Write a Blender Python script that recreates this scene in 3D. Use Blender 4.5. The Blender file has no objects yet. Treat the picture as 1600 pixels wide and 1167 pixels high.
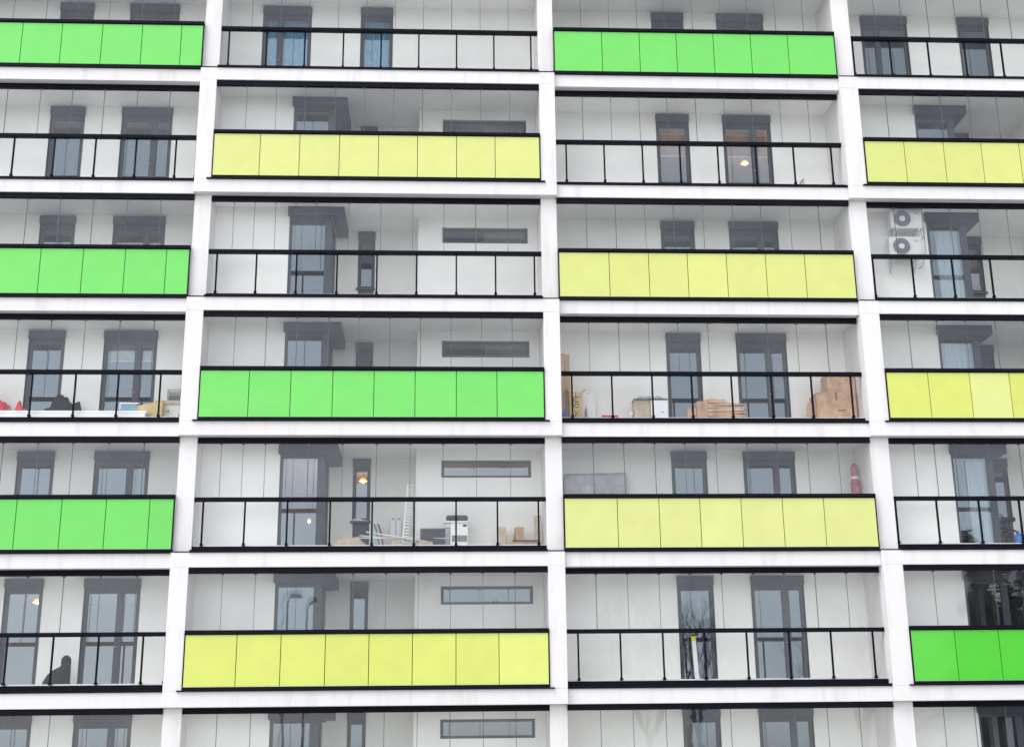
import bpy, bmesh, math, random
from math import radians, sin, cos, pi
from mathutils import Vector, Matrix, noise
R = random.Random(7)
sc = bpy.context.scene
COL = sc.collection

# ------------------------------------------------------------------ camera
CAM_Z = 1.5966; CAM_D = 29.625
PITCH, YAW, ROLL, FOC = .29574, .05366, -.01131, 2127.424
cam = bpy.data.cameras.new("camera"); cam_o = bpy.data.objects.new("camera", cam); COL.objects.link(cam_o)
cam.sensor_width = 36.0; cam.lens = FOC / 1600 * 36.0
cam.shift_y = -50.0 / 1600; cam.clip_start = .1; cam.clip_end = 3000
_rx, _ry, _rz = (Matrix.Rotation(a, 4, ax) for a, ax in ((radians(90) + PITCH, 'X'), (ROLL, 'Z'), (-YAW, 'Z')))
cam_o.matrix_world = Matrix.Translation((0, -CAM_D, CAM_Z)) @ _rz @ _rx @ _ry
sc.camera = cam_o

# ------------------------------------------------------------------ world, sun, exposure
SUN_EL, SUN_AZ = 56, 232            # azimuth measured clockwise from +Y (north)
w = bpy.data.worlds.new("World"); sc.world = w; w.use_nodes = True
nt = w.node_tree; nt.nodes.clear()
sky = nt.nodes.new("ShaderNodeTexSky"); sky.sky_type = 'NISHITA'; sky.sun_disc = False
sky.sun_elevation = radians(SUN_EL); sky.sun_rotation = radians(SUN_AZ)
sky.air_density = 1.0; sky.dust_density = 0.7; sky.ozone_density = 1.0
hs = nt.nodes.new("ShaderNodeHueSaturation"); hs.inputs['Saturation'].default_value = .17
bg = nt.nodes.new("ShaderNodeBackground"); bg.inputs['Strength'].default_value = .15
wo = nt.nodes.new("ShaderNodeOutputWorld")
nt.links.new(sky.outputs[0], hs.inputs['Color']); nt.links.new(hs.outputs[0], bg.inputs[0]); nt.links.new(bg.outputs[0], wo.inputs[0])
sl = bpy.data.lights.new("sun", 'SUN'); sl.energy = 0.8; sl.angle = radians(40); sl.color = (1, .955, .96)
so = bpy.data.objects.new("sun", sl); COL.objects.link(so); so.location = (-10, -40, 40)
_a = radians(SUN_AZ); _e = radians(SUN_EL)
so.rotation_euler = (-Vector((sin(_a) * cos(_e), cos(_a) * cos(_e), sin(_e)))).to_track_quat('-Z', 'Y').to_euler()
sc.view_settings.view_transform = 'Standard'; sc.view_settings.look = 'None'
sc.view_settings.exposure = 1.17; sc.view_settings.gamma = 1.0
sc.render.engine = 'CYCLES'
sc.cycles.max_bounces = 12; sc.cycles.diffuse_bounces = 7; sc.cycles.glossy_bounces = 5
sc.cycles.transparent_max_bounces = 16; sc.cycles.transmission_bounces = 4
sc.cycles.use_denoising = True; sc.cycles.sample_clamp_indirect = 6

# ------------------------------------------------------------------ materials
def mat(name, col, rough=.7, spec=.3, var=0.0, scale=3.0, bump=0.0, bscale=60.0, metal=0.0, coat=0.0, stretch=(1, 1, 1), emis=None, es=0):
    m = bpy.data.materials.new(name); m.use_nodes = True
    n = m.node_tree; p = n.nodes['Principled BSDF']
    p.inputs['Base Color'].default_value = (*col, 1); p.inputs['Roughness'].default_value = rough
    p.inputs['Specular IOR Level'].default_value = spec; p.inputs['Metallic'].default_value = metal
    p.inputs['Coat Weight'].default_value = coat; p.inputs['Coat Roughness'].default_value = .03
    tc = n.nodes.new("ShaderNodeTexCoord"); mp = n.nodes.new("ShaderNodeMapping"); mp.inputs['Scale'].default_value = stretch
    n.links.new(tc.outputs['Object'], mp.inputs[0])
    if var:
        t = n.nodes.new("ShaderNodeTexNoise"); t.inputs['Scale'].default_value = scale; t.inputs['Detail'].default_value = 5
        n.links.new(mp.outputs[0], t.inputs[0])
        r = n.nodes.new("ShaderNodeValToRGB"); r.color_ramp.elements[0].position = .35; r.color_ramp.elements[1].position = .65
        lo = [max(0, c * (1 - var)) for c in col]; hi = [min(1, c * (1 + var * .6)) for c in col]
        r.color_ramp.elements[0].color = (*lo, 1); r.color_ramp.elements[1].color = (*hi, 1)
        n.links.new(t.outputs[0], r.inputs[0]); n.links.new(r.outputs[0], p.inputs['Base Color'])
    if bump:
        t2 = n.nodes.new("ShaderNodeTexNoise"); t2.inputs['Scale'].default_value = bscale; t2.inputs['Detail'].default_value = 4
        n.links.new(mp.outputs[0], t2.inputs[0])
        b = n.nodes.new("ShaderNodeBump"); b.inputs['Strength'].default_value = bump; b.inputs['Distance'].default_value = .01
        n.links.new(t2.outputs[0], b.inputs['Height']); n.links.new(b.outputs[0], p.inputs['Normal'])
    if emis: p.inputs['Emission Color'].default_value = (*emis, 1); p.inputs['Emission Strength'].default_value = es
    return m

def glass(name, ior, tint, wav=0.0, veil=0.0, gc=(.9, .93, 1, 1)):
    m = bpy.data.materials.new(name); m.use_nodes = True; n = m.node_tree; n.nodes.clear()
    o = n.nodes.new("ShaderNodeOutputMaterial"); mx = n.nodes.new("ShaderNodeMixShader")
    tr = n.nodes.new("ShaderNodeBsdfTransparent"); tr.inputs[0].default_value = (*tint, 1)
    gl = n.nodes.new("ShaderNodeBsdfGlossy"); gl.inputs['Roughness'].default_value = .0; gl.inputs['Color'].default_value = gc
    fr = n.nodes.new("ShaderNodeFresnel"); ge = n.nodes.new("ShaderNodeNewGeometry"); mi_ = n.nodes.new("ShaderNodeMapRange")      # thin sheet: same reflectance from both sides
    mi_.inputs[3].default_value = ior; mi_.inputs[4].default_value = 1 / ior
    n.links.new(ge.outputs['Backfacing'], mi_.inputs[0]); n.links.new(mi_.outputs[0], fr.inputs[0])
    if wav:
        tc = n.nodes.new("ShaderNodeTexCoord"); t = n.nodes.new("ShaderNodeTexNoise"); t.inputs['Scale'].default_value = 1.3
        b = n.nodes.new("ShaderNodeBump"); b.inputs['Strength'].default_value = wav; b.inputs['Distance'].default_value = .02
        n.links.new(tc.outputs['Object'], t.inputs[0]); n.links.new(t.outputs[0], b.inputs['Height']); n.links.new(b.outputs[0], gl.inputs['Normal'])
    n.links.new(fr.outputs[0], mx.inputs[0]); n.links.new(tr.outputs[0], mx.inputs[1]); n.links.new(gl.outputs[0], mx.inputs[2])
    last = mx
    if veil:  # patchy pale diffuse layer standing in for the haze of reflected sky
        df = n.nodes.new("ShaderNodeBsdfDiffuse"); df.inputs[0].default_value = (.7, .7, .72, 1)
        tc = n.nodes.new("ShaderNodeTexCoord"); t = n.nodes.new("ShaderNodeTexNoise"); t.inputs['Scale'].default_value = 1.1; t.inputs['Detail'].default_value = 6
        mr = n.nodes.new("ShaderNodeMapRange"); mr.inputs[1].default_value = .3; mr.inputs[2].default_value = .8; mr.inputs[3].default_value = 0; mr.inputs[4].default_value = veil
        m2 = n.nodes.new("ShaderNodeMixShader")
        n.links.new(tc.outputs['Object'], t.inputs[0]); n.links.new(t.outputs[0], mr.inputs[0]); n.links.new(mr.outputs[0], m2.inputs[0])
        n.links.new(mx.outputs[0], m2.inputs[1]); n.links.new(df.outputs[0], m2.inputs[2]); last = m2
    n.links.new(last.outputs[0], o.inputs[0])
    return m

def facade_white():
    m = mat("facade_render", (.83, .805, .82), .85, .2, bump=.15, bscale=90)
    n = m.node_tree; p = n.nodes['Principled BSDF']
    tc = n.nodes.new("ShaderNodeTexCoord"); mp = n.nodes.new("ShaderNodeMapping"); mp.inputs['Scale'].default_value = (2.2, 2.2, .35)
    t = n.nodes.new("ShaderNodeTexNoise"); t.inputs['Scale'].default_value = 1.6; t.inputs['Detail'].default_value = 7; t.inputs['Roughness'].default_value = .6
    r = n.nodes.new("ShaderNodeValToRGB"); e = r.color_ramp.elements
    e[0].position = .22; e[0].color = (.60, .575, .56, 1); e[1].position = .48; e[1].color = (.715, .695, .695, 1)
    n.links.new(tc.outputs['Object'], mp.inputs[0]); n.links.new(mp.outputs[0], t.inputs[0]); n.links.new(t.outputs[0], r.inputs[0])
    n.links.new(r.outputs[0], p.inputs['Base Color'])
    return m

M = dict(
    white=facade_white(),
    wall=mat("loggia_render", (.86, .855, .83), .9, .15, var=.055, scale=.9, bump=.12, bscale=120),
    tile=mat('pale_floor_tile', (.66, .65, .63), .5, .4, var=.06, scale=2),
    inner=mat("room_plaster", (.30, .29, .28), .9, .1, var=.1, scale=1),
    black=mat("black_powder_coat", (.005, .0055, .011), .5, .08, var=.25, scale=4),
    frame=mat("anthracite_frame", (.045, .052, .070), .5, .35, var=.12, scale=3),
    box=mat("shutter_box_metal", (.050, .056, .074), .55, .3, var=.12, scale=2),
    gasket=mat("glass_edge", (.09, .10, .10), .5, .4),
    alu=mat("pale_aluminium", (.62, .62, .64), .35, .5, metal=.2),
    g_up=glass("sliding_pane_glass", 1.55, (.96, .97, .965), wav=.09, veil=.045),
    g_low=glass("balustrade_glass", 1.42, (.98, .985, .98), wav=.08, veil=.035),
    g_win=glass("window_glass", 2.3, (.80, .83, .86), wav=.02, gc=(.72, .86, 1, 1)),
    g_dark=glass("dark_window_glass", 2.0, (.5, .54, .56), wav=.10),
    ground=mat("paving", (.40, .40, .39), .9, .2, var=.3, scale=.6, bump=.3, bscale=10),
    card=mat("corrugated_cardboard", (.52, .34, .22), .85, .15, var=.22, scale=5, bump=.3, bscale=30),
    card_pale=mat("pale_cardboard", (.52, .44, .33), .85, .15, var=.2, scale=5),
    card_yel=mat("yellowish_cardboard", (.60, .46, .22), .8, .2, var=.25, scale=4),
    tape=mat("brown_tape", (.20, .12, .08), .4, .5),
    ink=mat("black_ink", (.03, .025, .03), .6, .2),
    wpl=mat("white_plastic", (.78, .78, .79), .4, .5, var=.04, scale=4),
    acw=mat('aged_white_plastic', (.60, .60, .60), .5, .4, var=.08, scale=5),
    gpl=mat("grey_plastic", (.20, .21, .23), .5, .4, var=.2, scale=6),
    dpl=mat("charcoal_plastic", (.045, .047, .055), .5, .4, var=.3, scale=6),
    red=mat("red_fabric", (.62, .045, .06), .8, .2, var=.35, scale=7, bump=.6, bscale=12),
    pinkred=mat("faded_red_plastic", (.40, .13, .16), .6, .3, var=.3, scale=8),
    blackcloth=mat("black_cloth", (.018, .016, .02), .85, .2, var=.5, scale=9, bump=.8, bscale=10),
    blue=mat("blue_plastic", (.02, .15, .50), .45, .5, var=.2, scale=5),
    paleblue=mat("pale_blue_plastic", (.20, .40, .52), .5, .4, var=.15, scale=5),
    wood=mat("pale_wood", (.52, .36, .22), .7, .2, var=.25, scale=3, stretch=(8, 8, .6)),
    film_pale=mat('crinkled_pale_film', (.46, .46, .49), .4, .5, var=.25, scale=5, bump=1.0, bscale=9),
    film=mat("crinkled_film", (.33, .33, .37), .35, .6, var=.3, scale=5, bump=1.0, bscale=9),
    curtain_t=mat("teal_curtain_fabric", (.13, .42, .60), .85, .1, var=.4, scale=7, stretch=(5, 5, .7)),
    curtain_w=mat("sheer_white_curtain_fabric", (.55, .62, .62), .9, .1, var=.1, scale=4, stretch=(6, 1, .3)),
    curtain_o=mat("ochre_blind_fabric", (.50, .26, .14), .9, .1, var=.2, scale=4),
    brownblind=mat('brown_blind_fabric', (.26, .17, .13), .9, .1, var=.15, scale=4),
    olive=mat("olive_blind_fabric", (.33, .31, .17), .9, .1, var=.2, scale=4),
    bulb=mat("lit_bulb", (1, .8, .5), .5, .2, emis=(1, .55, .2), es=7),
    shade=mat('amber_halo_glow', (.8, .35, .1), .7, .2, emis=(1, .36, .09), es=.8),  # emissive colour of the cone added for the bulbs' halo
    bark=mat("bark", (.05, .042, .035), .9, .1, var=.3, scale=8),
    needles=mat("dark_needles", (.045, .07, .04), .8, .2, var=.6, scale=2),
    yel=mat("yellow_cap", (.62, .60, .04), .5, .4, var=.1, scale=9),
)
YEL = {2: ((.83, .90, .27), ), 4: ((.76, .83, .16), ), 6: ((.74, .80, .11), )}
def panel_mat(name, c):
    m = mat(name, c, .28, .5, var=.03, scale=2.2, coat=.35, bump=.25, bscale=1.6)
    return m
PM = {}
def pmat(c):
    k = tuple(round(x, 3) for x in c)
    if k not in PM: PM[k] = panel_mat("enamelled_panel_%d" % (len(PM) + 1), k)
    return PM[k]

# ------------------------------------------------------------------ mesh helpers
class MB:
    def __init__(s): s.v = []; s.f = []; s.m = []; s.mats = []; s.sm = []
    def mi(s, m):
        if m not in s.mats: s.mats.append(m)
        return s.mats.index(m)
    def quad(s, pts, m, sm=False):
        b = len(s.v); s.v += [tuple(p) for p in pts]; s.f.append(tuple(range(b, b + len(pts)))); s.m.append(s.mi(m)); s.sm.append(sm)
    def box(s, x0, x1, y0, y1, z0, z1, m, T=None):
        b = len(s.v)
        P = [(x0, y0, z0), (x1, y0, z0), (x1, y1, z0), (x0, y1, z0), (x0, y0, z1), (x1, y0, z1), (x1, y1, z1), (x0, y1, z1)]
        if T: P = [tuple(T @ Vector(p)) for p in P]
        s.v += P
        for q in ((0, 3, 2, 1), (4, 5, 6, 7), (0, 1, 5, 4), (1, 2, 6, 5), (2, 3, 7, 6), (3, 0, 4, 7)):
            s.f.append(tuple(b + i for i in q)); s.m.append(s.mi(m)); s.sm.append(False)
    def prism(s, poly, d0, d1, m, ax='y'):
        """poly of 2D points extruded along ax"""
        n = len(poly); b = len(s.v)
        for d in (d0, d1):
            for (a, c) in poly:
                s.v.append({'y': (a, d, c), 'x': (d, a, c), 'z': (a, c, d)}[ax])
        fs = [tuple(b + i for i in range(n)), tuple(b + n + i for i in reversed(range(n)))]
        fs += [(b + i, b + n + i, b + n + (i + 1) % n, b + (i + 1) % n) for i in range(n)]
        for f in fs: s.f.append(f); s.m.append(s.mi(m)); s.sm.append(False)
    def tube(s, pts, rad, m, n=8, caps=True):
        pts = [Vector(p) for p in pts]; rad = rad if isinstance(rad, (list, tuple)) else [rad] * len(pts)
        b = len(s.v); u = None
        for i, p in enumerate(pts):
            d = (pts[min(i + 1, len(pts) - 1)] - pts[max(i - 1, 0)]).normalized()
            if u is None: u = d.orthogonal().normalized()
            u = (u - d * u.dot(d)).normalized(); v = d.cross(u)
            for k in range(n):
                a = 2 * pi * k / n; s.v.append(tuple(p + (u * cos(a) + v * sin(a)) * rad[i]))
        for i in range(len(pts) - 1):
            for k in range(n):
                s.f.append((b + i * n + k, b + i * n + (k + 1) % n, b + (i + 1) * n + (k + 1) % n, b + (i + 1) * n + k)); s.m.append(s.mi(m)); s.sm.append(True)
        if caps:
            s.f.append(tuple(b + k for k in reversed(range(n)))); s.m.append(s.mi(m)); s.sm.append(False)
            e = b + (len(pts) - 1) * n; s.f.append(tuple(e + k for k in range(n))); s.m.append(s.mi(m)); s.sm.append(False)
    def build(s, name, parent=None, loc=(0, 0, 0), bevel=0, **props):
        me = bpy.data.meshes.new(name); L = Vector(loc)
        me.from_pydata([tuple(Vector(v) - L) for v in s.v], [], s.f)
        for m in s.mats: me.materials.append(m)
        me.polygons.foreach_set('material_index', s.m); me.polygons.foreach_set('use_smooth', s.sm); me.update()
        bm = bmesh.new(); bm.from_mesh(me); bmesh.ops.recalc_face_normals(bm, faces=bm.faces); bm.to_mesh(me); bm.free()
        o = bpy.data.objects.new(name, me); COL.objects.link(o); o.location = loc
        if parent: o.parent = parent
        if bevel:
            b = o.modifiers.new("bevel", 'BEVEL'); b.width = bevel; b.segments = 2; b.limit_method = 'ANGLE'
        for k, v in props.items(): o[k] = v
        return o
def empty(name, loc, label, cat, group=None):
    o = bpy.data.objects.new(name, None); COL.objects.link(o); o.location = loc; o['label'] = label; o['category'] = cat
    if group: o['group'] = group
    return o
def thing(o, label, cat, group=None):
    o['label'] = label; o['category'] = cat
    if group: o['group'] = group
    return o

# ------------------------------------------------------------------ layout (metres)
H = 2.9; T1 = 17.47; HF = .322
def TZ(k): return T1 - H * (k - 1)
PER = 15.505
L1, L2, L3, L4 = -5.797, -5.404, 2.319, 2.695
L5, L6 = L1 + PER, L2 + PER + .05
L7, L8 = L3 + PER, L4 + PER
LA0, LA1 = L3 - PER, L4 - PER      # left end column
WY = 1.49                          # back wall plane of the flat loggias
BACK = 7.0
bld = empty("apartment_building", (0, 0, 0), "white apartment block with stacked loggias, black rails and green and lime yellow parapets", "building")

# ground
g = MB(); g.quad([(-400, -500, 0), (400, -500, 0), (400, 300, 0), (-400, 300, 0)], M['ground'])
g.build("ground", kind="structure")

# slabs (their front edge is the white fascia)
for k in range(0, 8):
    zt = TZ(k)
    for (a, b, f) in ((LA0 + .0, L1, .12), (L1, L4, 0.), (L4, L5, .12), (L5, L8, 0.)):
        s = MB(); s.box(a, b, f, BACK, zt - HF if k < 7 else -.3, zt - (.0 if k else -.5), M['white'])
        s.build("floor_slab", bld, bevel=.01)
# columns (cross walls)
for k in range(0, 8):
    if k == 0: continue
    z0 = TZ(k); z1 = TZ(k - 1) - HF
    yf = 0.0 if k % 2 == 0 else .2
    for (a, b) in ((LA0 - .38, LA0), (L1, L2), (L3, L4), (L5, L6), (L7, L8)):
        s = MB(); s.box(a, b, yf, BACK, z0, z1, M['white'])
        if k % 2: s.box(a, b, yf - .212, yf + .01, z0, z0 + .022, M['black'])      # flashing on the ledge
        s.build("column", bld, bevel=.008)
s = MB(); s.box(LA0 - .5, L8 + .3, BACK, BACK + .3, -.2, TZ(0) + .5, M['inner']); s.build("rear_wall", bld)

# ------------------------------------------------------------------ walls with openings
def wall(mb, axis, a0, a1, z0, z1, p, th, holes, m):
    """wall in plane axis ('x': runs along x at y=p, 'y': runs along y at x=p); th = thickness inward (signed)"""
    A = sorted({a0, a1, *[h[i] for h in holes for i in (0, 1)]}); Z = sorted({z0, z1, *[h[i] for h in holes for i in (2, 3)]})
    A = [a for a in A if a0 <= a <= a1]; Z = [z for z in Z if z0 <= z <= z1]
    def solid(i, j):
        if not (0 <= i < len(A) - 1 and 0 <= j < len(Z) - 1): return False
        ca, cz = (A[i] + A[i + 1]) / 2, (Z[j] + Z[j + 1]) / 2
        return not any(h[0] < ca < h[1] and h[2] < cz < h[3] for h in holes)
    def P(a, d, z): return (a, p + d, z) if axis == 'x' else (p + d, a, z)
    for i in range(len(A) - 1):
        for j in range(len(Z) - 1):
            if not solid(i, j): continue
            x0, x1, y0, y1 = A[i], A[i + 1], Z[j], Z[j + 1]
            for d in (0, th): mb.quad([P(x0, d, y0), P(x1, d, y0), P(x1, d, y1), P(x0, d, y1)], m)
            if not solid(i - 1, j): mb.quad([P(x0, 0, y0), P(x0, th, y0), P(x0, th, y1), P(x0, 0, y1)], m)
            if not solid(i + 1, j): mb.quad([P(x1, 0, y0), P(x1, th, y0), P(x1, th, y1), P(x1, 0, y1)], m)
            if not solid(i, j - 1): mb.quad([P(x0, 0, y0), P(x1, 0, y0), P(x1, th, y0), P(x0, th, y0)], m)
            if not solid(i, j + 1): mb.quad([P(x0, 0, y1), P(x1, 0, y1), P(x1, th, y1), P(x0, th, y1)], m)

def window(name, x0, x1, z0, z1, y, mull=(), top=.12, side=.075, bot=.09, box=True, pane='g_win', boxh=.19):
    """frame set .06 back from the wall plane y; z1 is the top of the shutter box when there is one"""
    f = MB(); zt = z1 - (boxh if box else 0); yy = y + .06; d = .07
    f.box(x0, x0 + side, yy, yy + d, z0, zt, M['frame']); f.box(x1 - side, x1, yy, yy + d, z0, zt, M['frame'])
    f.box(x0 + side, x1 - side, yy, yy + d, z0, z0 + bot, M['frame']); f.box(x0 + side, x1 - side, yy, yy + d, zt - top, zt, M['frame'])
    for (c, wd) in mull:
        f.box(c - wd / 2, c + wd / 2, yy - .004, yy + d, z0 + bot, zt - top, M['frame'])
    # reveal lining and sill
    f.box(x0 - .012, x0, y - .008, yy + d, z0, zt, M['frame']); f.box(x1, x1 + .012, y - .008, yy + d, z0, zt, M['frame'])
    # gasket beads
    xs = [x0 + side] + [e for (c, wd) in mull for e in (c - wd / 2, c + wd / 2)] + [x1 - side]
    p = MB()
    for a, b in zip(xs[::2], xs[1::2]):
        zz0, zz1 = z0 + bot, zt - top
        p.quad([(a, yy + .03, zz0), (b, yy + .03, zz0), (b, yy + .03, zz1), (a, yy + .03, zz1)], M[pane])
        for (q0, q1, r0, r1) in ((a, a + .012, zz0, zz1), (b - .012, b, zz0, zz1), (a + .012, b - .012, zz0, zz0 + .012), (a + .012, b - .012, zz1 - .012, zz1)):
            f.box(q0, q1, yy + .012, yy + .028, r0, r1, M['dpl'])
    fo = f.build(name, bld); p.build("pane", fo)
    if box:
        b = MB(); b.box(x0 - .016, x1 + .016, y - .07, y + .13, zt + .004, z1, M['box'])
        b.box(x0 - .012, x1 + .012, y - .055, y + .05, zt - .022, zt + .004, M['frame'])
        b.build("shutter_box", fo, bevel=.008)
    return fo
def wide(x0, x1, z, y, flip=False, name="balcony_door"):
    wd = .135; t = .645
    c = x0 + (x1 - x0) * (t if not flip else 1 - t)
    fo = window(name, x0, x1, z + .03, z + 2.53, y, [(c, wd)])
    hb = MB(); hx = c + (.0 if not flip else 0)
    hb.box(hx - .012, hx + .012, y + .03, y + .058, z + 1.02, z + 1.06, M['gpl']); hb.box(hx - .055, hx + .012, y + .012, y + .03, z + 1.03, z + 1.05, M['gpl'])
    hb.build("handle", fo)
def narrow(x0, x1, z, y):
    window("balcony_door", x0, x1, z + .03, z + 2.53, y)

# ------------------------------------------------------------------ loggia glazing
def frange(xs): return list(xs)
JB = [-4.30, -3.375, -2.44, -1.52, -.60, .325, 1.24]
JC = [3.89, 4.82, 5.735, 6.66, 7.59, 8.52]
JA = [-12.05, -11.08, -10.12, -9.18, -8.22, -7.27, -6.335]
JD = [11.14, 12.11, 13.04, 13.98, 14.9, 15.83, 16.75]
UB = [-4.68, -3.98, -3.29, -2.575, -1.89, -1.186, -.49, .204, .905, 1.60]
UB3 = [-4.88, -4.40, -3.91, -3.44, -2.96, -2.2, -1.45, -.70, .035, .78, 1.54]
UC = [3.395, 4.09, 4.79, 5.475, 6.18, 6.89, 7.57, 8.27, 8.97]
UA = [-12.5, -11.8, -11.1, -10.4, -9.62, -8.87, -8.11, -7.33, -6.56]
UD = [10.83, 11.51, 12.19, 12.90, 13.6, 14.3, 15.0, 15.7, 16.4, 17.1]
UD3 = [10.75, 11.22, 11.69, 12.45, 13.2, 13.95, 14.7, 15.4, 16.1, 16.8]

def hrail(a, b, y0, y1, z0, z1, m, bev=.012, name="handrail", parent=None):
    s = MB(); s.box(a, b, y0, y1, z0, z1, m); return s.build(name, parent, bevel=bev)

def glazing(k, x0, x1, F, proj, joints, ups, cols=None, ends=(.0, .0), full=False, posts_at=()):
    z = TZ(k); zU = z + H - HF
    gy = F + .07 if proj else F + (.27 if F == 0 else .24)     # plane of the glass
    py = F - .02 if proj else gy - .03                         # plane of the balustrade
    # header track (two tracks) + side channels + bottom trim: one black frame
    s = MB(); K = M['black']
    s.box(x0, x1, gy - .035, gy + .055, zU - .125, zU + .0, K)
    s.box(x0, x1, gy - .055, gy - .035, zU - .128, zU - .085, K)
    e = .06 if proj else 0
    if proj:
        s.box(x0 - .10, x1 + .10, F - .055, F + .12, z - .004, z + .022, K)             # thin flashing overlapping the columns
        s.box(x0 + .01, x1 - .01, F - .045, F + .12, z + .022, z + .085, K)
    else:
        s.box(x0 - .0, x1 + .0, F - .035, gy + .05, z - .004, z + .05, K)
        s.box(x0, x1, gy - .045, gy + .045, z + .05, z + .158, K)
        s.box(x0, x1, gy + .045, gy + .30, z + .05, z + .192, M['alu'])
    fr = s.build("balcony_glazing", bld)
    c = MB(); c.box(x0 + .003, x1 - .003, gy + .06, WY - .003 if (x0 in (LA0, L4) or k == 1) else .897, zU - .012, zU - .003, M['wall'])
    if not (x0 in (LA0, L4) or k == 1): c.box(x0 + 5.404 - 2.617, x1 - .003, .9, 1.485, zU - .012, zU - .003, M['wall']); c.box(x0 + 5.404 - 2.617, x0 + 5.404 - .6, 1.487, 2.445, zU - .012, zU - .003, M['wall'])
    c.build("loggia_ceiling", bld)
    c = MB(); c.box(x0 + .003, x1 - .003, gy + .05, WY - .003 if (x0 in (LA0, L4) or k == 1) else .897, z + .003, z + .012, M['tile'])
    if not (x0 in (LA0, L4) or k == 1): c.box(x0 + 5.404 - 2.617, x1 - .003, .9, 1.485, z + .003, z + .012, M['tile']); c.box(x0 + 5.404 - 2.617, x0 + 5.404 - .6, 1.487, 2.445, z + .003, z + .012, M['tile'])
    c.build("loggia_floor", bld)
    if full:
        p = MB(); p.quad([(x0, gy, z + .17), (x1, gy, z + .17), (x1, gy, zU - .125), (x0, gy, zU - .125)], M['g_up'])
        for u in ups: p.box(u - .006, u + .006, gy - .006, gy + .006, z + .17, zU - .125, M['gasket'])
        p.build("upper_pane", fr); return gy
    # handrail
    rz0, rz1 = (1.165, 1.25) if proj else (1.145, 1.232)
    if F > 0: rz0 += .02; rz1 += .02
    h = MB(); h.box(x0 + (.005 if proj else .0), x1 - .005, py - .035, py + .10 if proj else gy + .05, z + rz0, z + rz1, K)
    h.box(x0 + .012, x1 - .012, py - .04, py - .035, z + rz0 + .02, z + rz1 - .025, K)
    h.build("handrail", fr, bevel=.015)
    # upper frameless panes with seams
    p = MB(); zb = z + rz1 + .0; zt = zU - .125
    edges = [x0] + list(ups) + [x1]
    for i, (a, b) in enumerate(zip(edges, edges[1:])):
        dy = R.uniform(-.004, .004); t = R.uniform(-.0035, .0035)
        p.quad([(a + .003, gy + dy, zb), (b - .003, gy + dy + t, zb), (b - .003, gy + dy + t, zt), (a + .003, gy + dy, zt)], M['g_up'])
    for u in ups:
        wd = R.choice((.0045, .005, .0075)); p.box(u - wd, u + wd, gy - .008, gy + .008, zb, zt, M['gasket'])
        p.box(u - .03, u + .03, gy - .012, gy + .012, zt - .03, zt, M['gasket'])
    p.build("upper_pane", fr)
    if cols:
        # dark backing and coloured panels
        b = MB(); b.box(x0 + .02, x1 - .02, py + .05, py + .07, z + .085, z + rz0, M['dpl'])
        for j in joints: b.box(j - .02, j + .02, py + .03, py + .05, z + .085, z + rz0, K)
        b.box(x0 + .004, x0 + .02, py - .01, py + .06, z + .085, z + rz0, K); b.box(x1 - .02, x1 - .004, py - .01, py + .06, z + .085, z + rz0, K)
        b.box(x0 + .02, x1 - .02, py - .012, py + .03, z + .084, z + .0905, M['alu'])
        b.build("parapet_backing", fr)
        E_ = [x0 + .02] + list(joints) + [x1 - .02]
        for i, (a, c) in enumerate(zip(E_, E_[1:])):
            q = MB(); col, lab = cols(i)
            q.box(a + .007, c - .007, py, py + .03, z + .092, z + rz0 - .012, pmat(col))
            o = q.build("parapet_panel", fr, bevel=.004)
            if lab: o['label'] = lab
    else:
        q = MB(); E_ = [x0] + list(joints) + [x1]
        for a, c in zip(E_, E_[1:]):
            q.quad([(a, gy, z + .17), (c, gy, z + .17), (c, gy, z + rz0), (a, gy, z + rz0)], M['g_low'])
        q.build("lower_pane", fr)
        for j in list(joints) + list(posts_at):
            q = MB(); q.box(j - .018, j + .018, gy - .026, gy + .02, z + .17, z + rz0, M['dpl'] if R.random() < .0 else K)
            q.box(j - .03, j + .03, gy - .042, gy + .03, z + .175, z + .225, K)
            q.build("post", fr)
    return gy

def shade(c, a): return tuple(min(1, max(0, x * a)) for x in c)
YA, YB, YC = (.585, .62, .18), (.57, .615, .165), (.55, .61, .10)
GA, GB, GC = (.125, .58, .085), (.12, .575, .078), (.07, .52, .026)
def colset(base, light=(), rnd=.02, lightcol=None):
    rr = random.Random(int(base[0] * 1000) + len(light)); vals = [1 + rr.uniform(-rnd, rnd) for _ in range(12)]
    def f(i):
        if i in light: return (lightcol or shade(base, 1.08)), "paler panel"
        return shade(base, vals[i]), None
    return f
COLS = {('A', 1): colset(GA), ('A', 3): colset(GB), ('A', 5): colset((.098, .545, .058)),
        ('B', 2): colset(YA), ('B', 4): colset(GB), ('B', 6): colset(YC, (7,), lightcol=(.60, .655, .14)),
        ('C', 1): colset(GA), ('C', 3): colset(YB), ('C', 5): colset((.57, .61, .19)),
        ('D', 2): colset(YB), ('D', 4): colset(YC, (2,), lightcol=(.59, .64, .19)), ('D', 6): colset(GC)}

for k in range(1, 8):
    odd = k % 2 == 1
    for bay, x0, x1, F, proj, js, us in (('A', LA0, L1, .12, odd, JA, UA), ('B', L2, L3, 0., not odd, JB, UB3 if k in (3, 5) else UB),
                                        ('C', L4, L5, .12, odd, JC, UC), ('D', L6, L7, 0., not odd, JD, UD3 if k == 5 else UD)):
        if k == 7: glazing(k, x0, x1, F, proj, js, us, full=True); continue
        pa = {'A': (-5.85,), 'B': (-5.21, 2.15), 'C': (2.97, 9.45), 'D': (10.20,)}[bay]
        glazing(k, x0, x1, F, proj, js, us, cols=COLS.get((bay, k)) if proj else None, posts_at=pa)

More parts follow.
